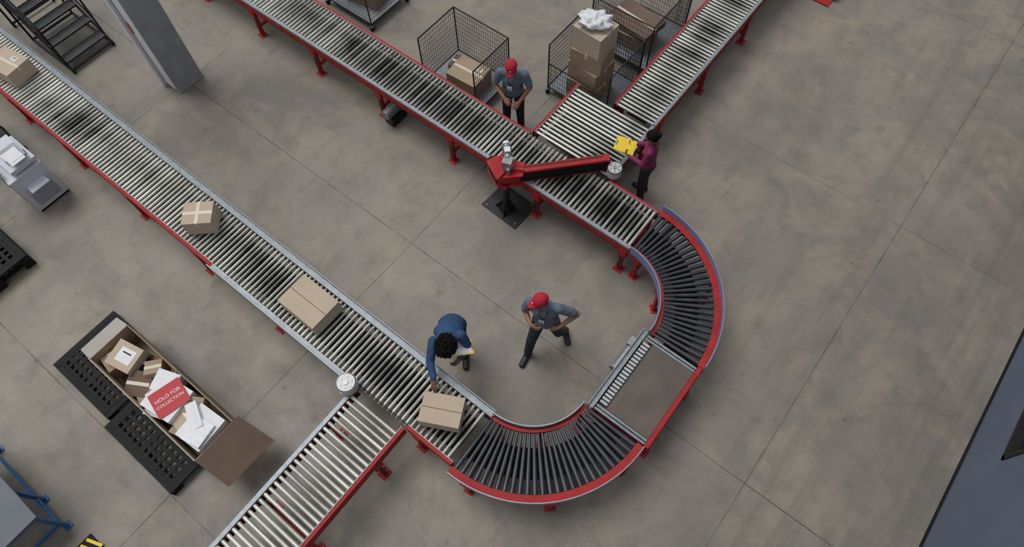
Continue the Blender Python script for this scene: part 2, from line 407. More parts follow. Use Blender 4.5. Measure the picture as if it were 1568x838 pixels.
mb.cyl((-4.15,4.90,1.30),(-4.18,4.93,1.30),.055,WHITE,18); mb.box((-4.05,4.80,1.36),(.09,.09,.05),WHITE,RZ(-45))
mb.cyl((-3.88,4.6,1.11),(-3.88,4.6,1.24),.03,STEEL,12)
mb.build('belt_diverter_arm')

def drum(x,y,z0,z1,r):
    mb=MB(); mb.cyl((x,y,z0),(x,y,z1),r,DRUM,32); mb.cyl((x,y,z1),(x,y,z1+.012),r*.92,DRUM,32)
    mb.cyl((x,y,z1+.012),(x,y,z1+.025),r*.25,STEEL,16)
    mb.cyl((x,y,z0),(x,y,z0+.02),r*1.03,STEEL,32); mb.cyl((x,y,z1-.02),(x,y,z1),r*1.03,GALV,32)
    for a in range(6):
        t=a*math.pi/3; mb.cyl((x+r*.6*math.cos(t),y+r*.6*math.sin(t),z1+.012),(x+r*.6*math.cos(t),y+r*.6*math.sin(t),z1+.02),.012,STEEL,8)
    mb.cyl((x,y,.6),(x,y,z0),.03,GALV,12); mb.box((x,y,.66),(.12,.16,.03),RED)
    mb.build('guide_drum')
drum(-2.68,5.74,.84,1.0,.115); drum(-3.58,.72,.84,1.0,.135)

# ---------------------------------------------------------------- column
CONC=M('painted_concrete_column',(140,143,147),.75,0,.14,5,.1,30)
mb=MB(); mb.b2(-10.62,-10.30,2.88,3.42,0,9,CONC); mb.b2(-10.66,-10.62,2.86,3.44,0,9,GALV)
mb.b2(-10.63,-10.29,2.87,3.43,0,.05,CONC)
mb.b2(-10.66,-10.33,2.862,2.878,.1,9,WHITE); mb.b2(-10.62,-10.55,2.855,2.862,1.35,1.6,LABR)
mb.b2(-10.75,-10.66,2.80,2.88,0,9,WHITE)
mb.build('support_column',bevel=.008)

# ---------------------------------------------------------------- cartons
def carton(name,c,size,rot,z,mat=CARD,tape='x',label=None,parent=None):
    mb=MB(); x,y,h=size
    mb.box((0,0,h/2),(x,y,h),mat)
    g=.0015
    mb.box((0,0,h+g*.3),(x*.99,.004,g),SEAM) if tape!='y' else mb.box((0,0,h+g*.3),(.004,y*.99,g),SEAM)
    if tape in('x','both'):
        mb.box((0,0,h+g),(x,.05,g),TAPE)
        for s in(-1,1): mb.box((s*(x/2+g/2),0,h-.05),(g,.05,.10),TAPE)
    if tape in('y','both'):
        mb.box((0,0,h+g*1.4),(.05,y,g),TAPE)
        for s in(-1,1): mb.box((0,s*(y/2+g/2),h-.05),(.05,g,.10),TAPE)
    if tape=='seam':
        mb.box((0,0,h+g),(x*.99,.008,g),SEAM)
    for s in(-1,1):
        mb.box((s*x*.5,0,h),(.004,y,.004),mat); mb.box((0,s*y*.5,h),(x,.004,.004),mat)
    if label:
        mb.box((label[0],label[1],h+g*2),(.13,.09,g),WHITE)
        mb.box((label[0],label[1]+.02,h+g*3),(.09,.015,g),BLACK)
        mb.box((label[0],label[1]-.015,h+g*3),(.06,.01,g),BLACK)
    return mb.build(name,(c[0],c[1],z),math.radians(rot),parent,.004)
ZR=.806
carton('cardboard_box',(-7.14,1.22),(.44,.38,.31),42,ZR,CARD,'both')
carton('cardboard_box',(-4.79,1.23),(.70,.51,.29),0,ZR,CARD,'seam')
carton('cardboard_box',(-2.32,1.22),(.54,.40,.26),27,ZR,CARD,'seam')
carton('cardboard_box',(-12.15,1.20),(.60,.46,.30),8,ZR,CARD,'x',(.1,.1))

# ---------------------------------------------------------------- roll cages
def cage(name,x0,x1,y0,y1,h,front=.6,sides='lrbf',zb=.16):
    mb=MB(); W=BLACKM
    for x in(x0,x1):
        for y in(y0,y1):
            mb.cyl((x,y,.10),(x,y,h),.014,W,8)
            mb.cyl((x-.02,y,.05),(x+.02,y,.05),.05,BLACK,14); mb.box((x,y,.10),(.05,.05,.03),GALV)
    mb.b2(x0,x1,y0,y1,zb-.02,zb,GALV)
    for a in((x0,y0,x1,y0),(x1,y0,x1,y1),(x1,y1,x0,y1),(x0,y1,x0,y0)):
        mb.cyl((a[0],a[1],zb),(a[2],a[3],zb),.014,W,8)
    def panel(ax,ay,bx,by,top):
        L=math.hypot(bx-ax,by-ay); n=int(L/.05); m=int((top-zb)/.10)
        for i in range(n+1):
            t=i/n; x=ax+(bx-ax)*t;y=ay+(by-ay)*t; mb.cyl((x,y,zb),(x,y,top),.0038,W,4)
        for j in range(m+1):
            z=zb+(top-zb)*j/m; mb.cyl((ax,ay,z),(bx,by,z),.0038 if j<m else .014,W,4 if j<m else 8)
    if 'l' in sides: panel(x0,y0,x0,y1,h)
    if 'r' in sides: panel(x1,y0,x1,y1,h)
    if 'b' in sides: panel(x0,y1,x1,y1,h)
    if 'f' in sides: panel(x0,y0,x1,y0,front)
    return mb.build(name)
cage('wire_roll_cage',-6.77,-5.55,5.78,6.72,1.2,.55)
carton('cardboard_box',(-6.06,6.20),(.62,.52,.36),4,.161,CARD2,'x',(.16,.12))
carton('cardboard_box',(-6.50,6.38),(.20,.30,.16),8,.161,CARD3,'x')
cage('wire_roll_cage',-4.90,-3.66,7.02,8.05,1.2,.75)
for i,(s,r,m,t) in enumerate((((.62,.56,.36),3,CARD2,'x'),((.60,.54,.36),-4,CARD2,'x'),((.58,.52,.36),6,CARD2,'y'),((.56,.49,.44),-3,CARD,'x'))):
    carton('cardboard_box',(-4.28,7.42),s,r,.161+[0,.365,.73,1.095][i],m,t,(.12,.1) if i==3 else None)
cage('wire_roll_cage',-4.95,-3.70,8.40,9.75,1.2,1.2)
carton('cardboard_box',(-4.38,8.95),(.8,.6,.3),4,.161,CARD2,'x'); carton('cardboard_box',(-4.36,9.0),(.9,.62,.12),-6,.47,CARD3,'x')
cage('wire_roll_cage',-9.75,-8.53,6.20,7.20,1.2,.9)
carton('cardboard_box',(-9.1,6.7),(.7,.5,.3),10,.161,CARD2,'x')
mb=MB(); mb.ell((0,0,.08),(.27,.20,.09),BAG,None,28,16)
for i,(x,y,z) in enumerate(list(mb.v)):
    k=1+.18*math.sin(x*31+y*17)*math.cos(y*41+z*23)+.1*math.sin(x*70+z*50); mb.v[i]=(x*k,y*k,max(0,z*k))
mb.build('white_poly_bag',(-4.30,7.42,1.712),.4)

# ---------------------------------------------------------------- plastic pallets
def pallet(mb,x0,x1,y0,y1,z0,h=.14):
    nx=int((x1-x0)/.11); ny=int((y1-y0)/.11)
    for i in range(nx+1):
        x=x0+(x1-x0)*i/nx; w=.09 if i in(0,nx,nx//2) else .05
        xx=min(max(x,x0+w/2),x1-w/2); mb.b2(xx-w/2,xx+w/2,y0,y1,z0+h-.03,z0+h,BLACK)
    for j in range(ny+1):
        y=y0+(y1-y0)*j/ny; w=.09 if j in(0,ny,ny//2) else .05
        yy=min(max(y,y0+w/2),y1-w/2); mb.b2(x0,x1,yy-w/2,yy+w/2,z0+h-.031,z0+h-.001,BLACK)
    for x in(x0,(x0+x1)/2-.08,x1-.16):
        for y in(y0,(y0+y1)/2-.08,y1-.16): mb.b2(x,x+.16,y,y+.16,z0,z0+h-.03,BLACK)
    for y in(y0,(y0+y1)/2-.08,y1-.16): mb.b2(x0,x1,y,y+.16,z0,z0+.02,BLACK)
mb=MB(); pallet(mb,-7.58,-6.26,-1.70,-.60,0); mb.build('black_plastic_pallet')
mb=MB(); pallet(mb,-6.20,-4.72,-1.80,-.58,0); mb.build('black_plastic_pallet')
mb=MB(); pallet(mb,-10.75,-9.38,-2.05,-.85,0); pallet(mb,-10.75,-9.38,-2.05,-.85,.141); mb.build('black_plastic_pallet')

# ---------------------------------------------------------------- collection bin
INN=M('light_cardboard_liner',(200,194,186),.85,0,.06,3)
mb=MB(); zb=.142
bx0,bx1,by0,by1,bt=-6.84,-4.54,-1.24,-.58,.66
mb.b2(bx0,bx1,by0,by1,zb,zb+.01,CARD2)
for a,b,c,d in((bx0,bx1,by0,by0+.012),(bx0,bx1,by1-.012,by1),(bx0,bx0+.012,by0,by1),(bx1-.012,bx1,by0,by1)):
    mb.b2(a,b,c,d,zb,bt,CARD2)
mb.b2(bx0,bx1,by0-.006,by0,zb,bt+.02,INN); mb.b2(-5.72,-5.705,by0,by1,zb,bt,CARD2)
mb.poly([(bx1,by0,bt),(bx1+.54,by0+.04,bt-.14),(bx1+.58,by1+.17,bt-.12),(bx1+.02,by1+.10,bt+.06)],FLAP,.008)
mb.poly([(bx0,by0,bt),(bx0,by1,bt),(bx0-.14,by1-.02,bt+.10),(bx0-.14,by0+.02,bt+.10)],INN,.008)
def pb(x,y,s,r,z,mat,lab=False,tilt=0):
    Rm=RZ(r)@Matrix.Rotation(math.radians(tilt),3,'X')
    mb.box((x,y,z-s[2]/2),s,mat,Rm)
    if lab:
        mb.box(Vector((x,y,z-s[2]/2))+Rm@Vector((.02,.01,s[2]/2+.002)),(s[0]*.6,s[1]*.55,.002),WHITE,Rm)
        mb.box(Vector((x,y,z-s[2]/2))+Rm@Vector((.02,.05,s[2]/2+.004)),(s[0]*.35,.02,.002),BLACK,Rm)
    else: mb.box(Vector((x,y,z-s[2]/2))+Rm@Vector((0,0,s[2]/2+.002)),(s[0],.05,.002),TAPE if mat in(CARD,CARD2,CARD3) else WHITE,Rm)
pb(-6.50,-.90,(.42,.38,.3),12,.64,CARD,True,4); pb(-6.66,-1.06,(.28,.26,.3),-10,.52,CARD2)
pb(-6.10,-1.04,(.34,.36,.3),30,.52,CARD3,False,8); pb(-6.05,-.78,(.24,.22,.3),50,.60,CARD2,False,-10); pb(-6.22,-.80,(.2,.2,.2),5,.47,BLACK)
pb(-5.90,-1.06,(.28,.28,.25),-20,.50,CARD2,False,6)
pb(-5.50,-.92,(.52,.50,.30),8,.70,WHITE); pb(-5.55,-1.08,(.34,.26,.3),22,.60,WHITE,False,6); pb(-5.72,-.78,(.34,.30,.26),20,.67,WHITE,False,5)
pb(-5.12,-.92,(.34,.40,.3),-6,.62,CARD); pb(-5.05,-1.08,(.3,.24,.25),15,.58,CARD2,False,-8); pb(-5.16,-.76,(.26,.22,.2),30,.66,CARD2)
pb(-4.82,-.90,(.44,.50,.3),5,.70,WHITE); pb(-4.98,-.84,(.38,.16,.12),-25,.76,WHITE,False,6); pb(-4.76,-.96,(.28,.34,.1),12,.755,BAG,False,-4)
bino=mb.build('cardboard_collection_bin')
sg=MB(); sg.box((0,0,0),(.46,.40,.006),LABR)
sgo=sg.build('hold_sign',(-5.46,-.90,.715),math.radians(76),bino)
def text(body,loc,size):
    c=bpy.data.curves.new('sign_text',type='FONT'); c.body=body; c.size=size; c.align_x='CENTER'; c.align_y='CENTER'; c.extrude=.001
    o=bpy.data.objects.new('sign_text',c); COL.objects.link(o); c.materials.append(WHITE); o.location=loc; o.parent=sgo
text('HOLD FOR',(0,.04,.005),.075); text('COLLECTION',(0,-.05,.005),.065)

# ---------------------------------------------------------------- photocopier
PW=M('printer_white',(192,196,204),.45,0,.03); PG=M('printer_grey',(145,150,160),.5,0,.04); PD=M('printer_screen',(22,30,48),.15,0,.1)
mb=MB()
mb.b2(-10.80,-10.12,-.24,.34,.06,.86,PW); mb.b2(-10.78,-10.14,-.22,.32,.0,.06,BLACK)
for z in(.15,.33,.51): mb.b2(-10.79,-10.14,-.25,-.238,z,z+.15,PG)
for z in(.15,.33,.51): mb.b2(-10.60,-10.32,-.258,-.25,z+.1,z+.12,BLACK)
mb.b2(-10.118,-10.108,-.15,.25,.15,.45,PG); mb.b2(-10.80,-10.14,-.10,.34,.92,1.0,PW); mb.b2(-10.76,-10.2,-.06,.30,.86,.92,PG)
mb.b2(-10.78,-10.3,-.02,.30,1.0,1.09,PW); mb.b2(-10.52,-10.16,.02,.28,1.09,1.12,PG); mb.box((-10.25,.12,1.13),(.28,.24,.012),WHITE,Matrix.Rotation(.2,3,'Y'))
mb.box((-10.50,-.30,.96),(.46,.20,.04),PG,Matrix.Rotation(.3,3,'X')); mb.box((-10.50,-.305,.985),(.38,.17,.006),PD,Matrix.Rotation(.3,3,'X'))
mb.b2(-10.13,-9.95,-.1,.22,.60,.62,PW)
mb.build('photocopier',bevel=.012)

# ---------------------------------------------------------------- mobile steps
mb=MB()
X0,X1,Y0,Y1=-13.6,-12.32,1.98,2.88
for y in(Y0,Y1):
    mb.cyl((X0,y,.08),(X1,y,.08),.026,BLACKM,8)
    mb.cyl((X1,y,.08),(X0,y,1.25),.026,BLACKM,8)
    mb.cyl((X0,y,.08),(X0,y,2.1),.022,BLACKM,8); mb.cyl((X1-.1,y,.15),(X1-.1,y,1.05),.02,BLACKM,8)
    mb.cyl((X1-.1,y,1.05),(X0,y,2.1),.022,BLACKM,8); mb.cyl((X1-.1,y,.6),(X0,y,1.7),.018,BLACKM,8)
    mb.cyl((X0,y,2.1),(X0-.7,y,2.1),.022,BLACKM,8); mb.cyl((X0-.7,y,2.1),(X0-.7,y,0.1),.022,BLACKM,8); mb.cyl((X0,y,1.7),(X0-.7,y,1.7),.018,BLACKM,8)
    for x in(X0-.7,X1): mb.cyl((x,y-.02,.06),(x,y+.02,.06),.06,BLACK,14)
for x in(X0,X1,X0-.7): mb.cyl((x,Y0,.08),(x,Y1,.08),.026,BLACKM,8)
for i in range(5):
    t=(i+.6)/5; x=X1+(X0-X1)*t; z=.08+1.17*t
    mb.b2(x-.12,x+.12,Y0,Y1,z-.015,z+.015,BLACKM)
    for k in range(5): mb.b2(x-.11+k*.05,x-.10+k*.05,Y0+.02,Y1-.02,z+.015,z+.022,STEEL)
mb.b2(X0-.7,X0,Y0,Y1,1.23,1.26,BLACKM)
mb.build('rolling_warehouse_steps')

# ---------------------------------------------------------------- workbench
BLU=M('blue_painted_steel',(38,90,140),.45,.1,.1,6); BT=M('grey_bench_top',(84,90,100),.5,0,.12,3)
mb=MB(); mb.b2(-7.3,-5.52,-3.75,-2.90,.77,.81,BT)
for x in(-7.2,-6.1,-5.56):
    for y in(-3.68,-2.95): mb.b2(x-.025,x+.025,y-.025,y+.025,.02,.77,BLU); mb.b2(x-.05,x+.05,y-.05,y+.05,0,.02,BLU)
for z in(.18,.70):
    for y in(-3.68,-2.95): mb.b2(-7.2,-5.56,y-.018,y+.018,z,z+.04,BLU)
    for x in(-7.2,-5.56): mb.b2(x-.018,x+.018,-3.68,-2.95,z,z+.04,BLU)
mb.cyl((-6.1,-2.95,.2),(-5.56,-2.95,.72),.012,BLU,8)
mb.build('packing_workbench')
mb=MB(); mb.b2(-5.22,-4.95,-3.2,-2.82,0,.04,BLACK)
for k in range(4): mb.box((-5.08,-3.15+k*.1,.042),(.24,.04,.004),YEL,RZ(20))
mb.build('hazard_floor_mat')
mb=MB()
for z in(.2,.75): mb.b2(-12.2,-11.5,-.25,.35,z,z+.02,BLACKM)
for x in(-12.2,-11.5):
    for y in(-.25,.35): mb.cyl((x,y,.08),(x,y,.95),.015,BLACKM,8); mb.cyl((x-.02,y,.05),(x+.02,y,.05),.05,BLACK,12)
mb.cyl((-11.5,-.25,.95),(-11.5,.35,.95),.015,BLACKM,8); mb.cyl((-12.2,-.25,.95),(-12.2,.35,.95),.015,BLACKM,8)
mb.b2(-12.1,-11.7,-.15,.2,.77,.9,BLACK)
mb.build('black_utility_trolley')
mb=MB(); hx,hy=-2.05,12.35
for s in(-.2,.2):
    mb.cyl((hx+s,hy,.12),(hx+s,hy+.25,1.25),.018,RED,8); mb.cyl((hx+s*1.25-.025,hy+.02,.11),(hx+s*1.25+.025,hy+.02,.11),.11,BLU,18); mb.cyl((hx+s*1.25-.03,hy+.02,.11),(hx+s*1.25+.03,hy+.02,.11),.05,GALV,12)
for z in(.3,.65,1.0): mb.cyl((hx-.2,hy+.25*(z-.12)/1.13,z),(hx+.2,hy+.25*(z-.12)/1.13,z),.014,RED,8)
mb.cyl((hx-.2,hy+.25,1.25),(hx+.2,hy+.25,1.25),.02,BLACK,8); mb.b2(hx-.24,hx+.24,hy-.30,hy,.01,.025,RED)
mb.build('hand_truck')

# ---------------------------------------------------------------- people
def evalmesh(o):
    dg=bpy.context.evaluated_depsgraph_get(); dg.update()
    e=o.evaluated_get(dg); return bpy.data.meshes.new_from_object(e)
def fuse(prims,voxel,smooth,name,parent,mats):
    mb=MB()
    for a,b,ra,rb,sd,w,m in prims: mb.cap(a,b,ra,rb,m,sd,w)
    t=bpy.data.objects.new('tmp',mb.mesh('tmp')); COL.objects.link(t)
    r=t.modifiers.new('r','REMESH'); r.mode='VOXEL'; r.voxel_size=voxel; r.use_smooth_shade=True
    s=t.modifiers.new('s','SMOOTH'); s.factor=.5; s.iterations=smooth
    me=evalmesh(t); bpy.data.objects.remove(t)
    me.name=name; me.materials.clear()
    for m in mats: me.materials.append(m)
    nf=len(me.polygons); ce=np.empty(nf*3); me.polygons.foreach_get('center',ce); ce=ce.reshape(-1,3)
    best=np.full(nf,1e9); idx=np.zeros(nf,int)
    for a,b,ra,rb,sd,w,m in prims:
        A=np.array(a,float);B=np.array(b,float); ax=B-A; L=max(np.linalg.norm(ax),1e-6); ax=ax/L
        s0=np.array(sd,float) if sd is not None else np.array([1.,0,0]) if abs(ax[0])<.8 else np.array([0,0,1.])
        u=s0-ax*s0.dot(ax); u/=np.linalg.norm(u); v=np.cross(ax,u)
        d=ce-A; h=d@ax; du=(d@u)/w; dv=d@v; t_=np.clip(h/L,0,1); hh=h-t_*L
        dist=np.sqrt(hh**2+du**2+dv**2)-(ra+(rb-ra)*t_)
        k=mats.index(m); q=dist<best; best[q]=dist[q]; idx[q]=k
    me.polygons.foreach_set('material_index',idx.astype(np.int32)); me.polygons.foreach_set('use_smooth',np.ones(nf,bool)); me.update()
    o=bpy.data.objects.new(name,me); COL.objects.link(o); o.parent=parent
    return o
def hand(name,parent,wr,d,n,right,skin,curl=22,s=1.0):
    wr=Vector(wr); d=Vector(d).normalized(); n=Vector(n); n=(n-d*n.dot(d)).normalized()
    t=d.cross(n) if right else n.cross(d)
    pr=[]
    base=wr-d*.02*s
    for k,(o,l) in enumerate(((.030,.072),(.010,.080),(-.010,.074),(-.029,.058))):
        kn=wr+d*(.092-(.008 if k in(0,3) else 0))*s+t*o*s
        pr.append((wr+t*o*.55*s,kn,.014*s,.011*s,tuple(t),1.1,skin))
        cur=kn; dirv=(d+t*o*2.2).normalized(); ang=math.radians(curl)
        for j,(fr,rr) in enumerate(((.45,.0092),(.30,.0082),(.25,.0072))):
            q=Matrix.Rotation(ang*(1 if j else .8),3,dirv.cross(n))
            dirv=(q@dirv).normalized(); nx=cur+dirv*l*fr*s
            pr.append((cur,nx,rr*1.05*s,rr*s,None,1,skin)); cur=nx
    pr.append((base,wr+d*.045*s,.021*s,.020*s,tuple(t),1.35,skin))
    tb=wr+d*.028*s+t*.026*s; d1=(t*.7+d*.65+n*.35).normalized(); t1=tb+d1*.036*s; d2=(d*.85+t*.25+n*.4).normalized()
    pr+= [(tb-t*.01*s,t1,.0145*s,.0115*s,None,1,skin),(t1,t1+d2*.03*s,.0105*s,.0098*s,None,1,skin),(t1+d2*.03*s,t1+d2*.048*s,.0098*s,.0085*s,None,1,skin)]
    return fuse(pr,.0034,2,name,parent,[skin])
EYEW=M('eye_white',(225,222,215),.3,0,0.01); EYED=M('eye_dark',(30,20,16),.2,0,.01)
def person(name,loc,rot,J,shirt,pants,shoe,skin,head,hair,scale=1.0,long_sleeve=False,female=False,badge=True,handp=None):
    e=bpy.data.objects.new(name,None); COL.objects.link(e); e.empty_display_size=.2
    e.location=loc; e.rotation_euler=(0,0,math.radians(rot-90)); e.scale=(scale,)*3
    V=Vector; J={k:V(v) for k,v in J.items()}
    P=[]
    sx=(J['shR']-J['shL']).normalized(); hx=(J['hipR']-J['hipL']).normalized()
    def A(a,b,ra,rb,m,sd=None,w=1.0): P.append((tuple(a),tuple(b),ra,rb,tuple(sd) if sd is not None else None,w,m))
    fs=.92 if female else 1.05
    pel,wa,ch,nb=J['pelvis'],J['waist'],J['chest'],J['neck']
    A(pel+(wa-pel)*.35,wa,.118*fs,.112*fs,shirt,hx,1.38)
    A(pel-(wa-pel)*.05,pel+(wa-pel)*.40,.124*fs,.124*fs,shirt,hx,1.36)
    A(wa,ch,.114*fs,.122*fs,shirt,sx,1.38)
    up_=(nb-ch)
    A(ch,ch+up_*.55,.122*fs,.085*fs,shirt,sx,1.6)
    A(J['shL'],J['shR'],.062*fs,.062*fs,shirt)
    A(ch+up_*.6,J['shL'],.07,.055,shirt); A(ch+up_*.6,J['shR'],.07,.055,shirt)
    A(nb-(nb-ch)*.15,nb+(J['head']-nb)*.08,.066,.058,shirt)
    if female:
        for s in(-1,1): A(ch+sx*.07*s+V((0,.07,.0)),ch+sx*.07*s+V((0,.08,-.02)),.052,.048,shirt)
    A(nb,J['head']+V((0,-.01,-.06)),.053*fs,.052*fs,skin)
    A(J['hipL'],J['hipR'],.105,.105,pants); A(pel-V((0,.02,.04)),pel-V((0,.03,.06)),.115,.10,pants,hx,1.3)
    for s in'LR':
        hp,kn,an,to=J['hip'+s],J['knee'+s],J['ank'+s],J['toe'+s]
        A(hp,kn,.097,.072,pants); A(kn,an+(kn-an)*.14,.072,.062,pants); A(an+(kn-an)*.1,an+(kn-an)*.06,.063,.063,pants)
        hl=an-(to-an).normalized()*.04; hl=V((hl.x,hl.y,an.z-.045)); toe=V((to.x,to.y,.036)); A(V((hl.x,hl.y,max(.038,hl.z))),toe,.040,.037,shoe,(to-an).cross(V((0,0,1))),1.25)
        A(an,V((an.x,an.y,max(.05,an.z-.04))),.042,.04,shoe)
        sh,el,wr=J['sh'+s],J['el'+s],J['wr'+s]
        if long_sleeve:
            A(sh,el,.066*fs,.054*fs,shirt); A(el,el+(wr-el)*.9,.054*fs,.041*fs,shirt); A(el+(wr-el)*.86,el+(wr-el)*.92,.041,.041,shirt); A(el+(wr-el)*.9,wr,.027,.025,skin)
        else:
            m_=sh+(el-sh)*.72
            A(sh,m_,.067*fs,.064*fs,shirt); A(m_,el,.048,.045,skin); A(el,wr,.045,.029,skin)
    fuse(P,.0105,3,'body',e,[shirt,pants,shoe,skin])
    for s in'LR':
        hd=handp[s]; hand('hand_'+s.lower(),e,J['wr'+s],hd[0],hd[1],s=='R',skin,hd[2])
    yaw,pitch,roll=head
    H=Matrix.Rotation(math.radians(yaw),3,'Z')@Matrix.Rotation(math.radians(-pitch),3,'X')@Matrix.Rotation(math.radians(roll),3,'Y')
    hc=J['head']
    def T(p): return tuple(hc+H@V(p))
    side=tuple(H@V((1,0,0)))
    Q=[(T((0,-.028,.022)),T((0,.018,.026)),.080,.076,side,.98,skin),
       (T((0,.022,.0)),T((0,.030,-.055)),.068,.052,side,1.0,skin),
       (T((0,.045,-.088)),T((0,.055,-.090)),.034,.030,side,1.25,skin),
       (T((0,.092,.0)),T((0,.106,-.030)),.008,.013,None,1,skin),
       (T((-.014,.098,-.036)),T((.014,.098,-.036)),.008,.008,None,1,skin),
       (T((-.032,.086,.018)),T((.032,.086,.018)),.010,.010,None,1,skin),
       (T((-.016,.088,-.062)),T((.016,.088,-.062)),.009,.009,None,1,skin),
       (T((0,-.01,-.03)),T((0,-.02,-.11)),.055,.052,None,1,skin)]
    for s in(-1,1):
        Q.append((T((s*.078,-.005,.012)),T((s*.076,.0,-.022)),.014,.009,tuple(H@V((0,1,0))),1.3,skin))
        Q.append((T((s*.038,.055,-.025)),T((s*.03,.065,-.03)),.026,.022,None,1,skin))
    fuse(Q,.0055,2,'head',e,[skin])
    fb_=MB()
    LIP=M('lips',(120,66,58),.5,0,.02); HAIR=hair['mat']
    for s in(-1,1):
        fb_.ell(T((s*.031,.084,.000)),(.0135,.008,.009),EYEW,H); fb_.ell(T((s*.031,.0905,.000)),(.006,.004,.006),EYED,H)
        fb_.ell(T((s*.031,.094,.021)),(.020,.006,.004),HAIR,H)
    fb_.ell(T((0,.0965,-.060)),(.022,.005,.004),LIP,H); fb_.ell(T((0,.0955,-.068)),(.018,.005,.004),LIP,H)
    fb_.build('face_features',parent=e)
    hb=MB()
    if hair['type'] in('cap',):
        hb.ell(T((0,-.012,.0)),(.084,.096,.07),HAIR,H,20,10,.40,.72)
    elif hair['type']=='curly':
        rnd=random.Random(3)
        for k in range(480):
            z=rnd.uniform(-.55,1); a=rnd.uniform(0,2*math.pi); r=math.sqrt(1-z*z)
            y=r*math.sin(a)
            if y>.45 and z<.35: continue
            if z<-.1 and y>.1: continue
            q=rnd.uniform(.012,.024); w=rnd.uniform(1.0,1.2)
            p=(.118*w*r*math.cos(a),-.026+.130*w*y,.040+.122*w*z)
            hb.ell(T(p),(q,q,q*.9),HAIR,H,7,5)
        hb.ell(T((0,-.02,.040)),(.116,.124,.118),HAIR,H)
    elif hair['type']=='bun':
        hb.ell(T((0,-.018,.025)),(.089,.102,.095),HAIR,H,24,14,0,.62)
        hb.ell(T((0,-.035,-.01)),(.083,.082,.085),HAIR,H)
        hb.ell(T((0,-.13,.03)),(.045,.042,.045),HAIR,H); hb.ell(T((0,-.1,.03)),(.03,.03,.03),RED,H)
    hb.build('hair',parent=e)
    if hair['type']=='cap':
        cb=MB(); CM=hair['cap']
        Rt=H@Matrix.Rotation(math.radians(4),3,'X')
        cb.ell(T((0,-.008,.030)),(.093,.110,.098),CM,Rt,28,12,0,.5)
        cb.ell(T((0,-.008,.030)),(.094,.111,.012),CM,Rt,28,6)
        cb.ell(T((0,-.008,.128)),(.009,.009,.006),CM,Rt)
        n=16; vs=[];fs=[]
        for j in range(6):
            for i in range(n+1):
                a=math.radians(-62+124*i/n); k=j/5
                r0=V((math.sin(a)*.088,math.cos(a)*.104-.008,0)); ex=.078*math.cos(a*1.25)
                p=r0+V((math.sin(a)*.012,1,0)).normalized()*ex*k
                p.z=.033-.012*k-.030*(p.x/.088)**2*k
                vs.append(T(p))
        m=len(vs); dn=H@V((0,0,-.005)); vs+= [tuple(V(v)+dn) for v in vs]
        for j in range(5):
            for i in range(n):
                a=j*(n+1)+i; q=(a,a+1,a+n+2,a+n+1); fs.append(q); fs.append(tuple(x+m for x in reversed(q)))
        for i in range(n):
            a=5*(n+1)+i; fs.append((a,a+1,a+1+m,a+m))
        cb.add(vs,fs,CM,True); cb.ell(T((0,.096,.068)),(.016,.006,.007),WHITE,Rt)
        cb.build('cap',parent=e)
    if badge:
        bb=MB(); c=wa+(ch-wa)*.35; f=sx.cross(J['neck']-J['pelvis']).normalized()*-1
        if f.y<0: f=-f
        Rb=Matrix((sx,f,sx.cross(f))).transposed()
        pos=c+f*.142+sx*.03
        bb.box(pos,(.075,.006,.11),WHITE,Rb); bb.box(pos+f*.004+V((0,0,-.02)),(.05,.002,.02),BLUEG,Rb)
        for s in(-1,1): bb.cyl(pos+V((0,0,.055)),ch+f*.138+sx*.05*s+V((0,0,.08)),.004,BLACK,6); bb.cyl(ch+f*.138+sx*.05*s+V((0,0,.08)),nb+sx*.05*s+f*.03,.004,BLACK,6)
        for s in(-1,1): bb.cyl(nb+sx*.058*s+V((0,-.02,.02)),nb+sx*.02*s+f*.075+V((0,0,-.03)),.014,shirt,8)
        bb.build('badge_and_collar',parent=e)
    return e
SK=M('skin_brown',(134,92,70),.55,0,.06,10); SK2=M('skin_medium_brown',(150,106,82),.55,0,.06,10); SK3=M('skin_deep_brown',(104,70,54),.55,0,.06,10)
GREY=M('grey_work_shirt',(96,106,120),.85,0,.16,7,.9,18); NAVY=M('navy_trousers',(34,40,55),.85,0,.16,6,.7,14)
BLKP=M('black_trousers',(28,28,32),.85,0,.16,6,.7,14); DEN=M('blue_denim_shirt',(38,68,106),.85,0,.2,7,.9,16)
MAG=M('magenta_blouse',(118,32,78),.75,0,.14,7,.7,14); SHO=M('black_shoes',(24,24,26),.5,0,.1)
CAPR=M('red_cap_cloth',(170,22,44),.8,0,.08,20); HB=M('black_hair',(14,11,10),.9,0,.3,30,spec=.2)

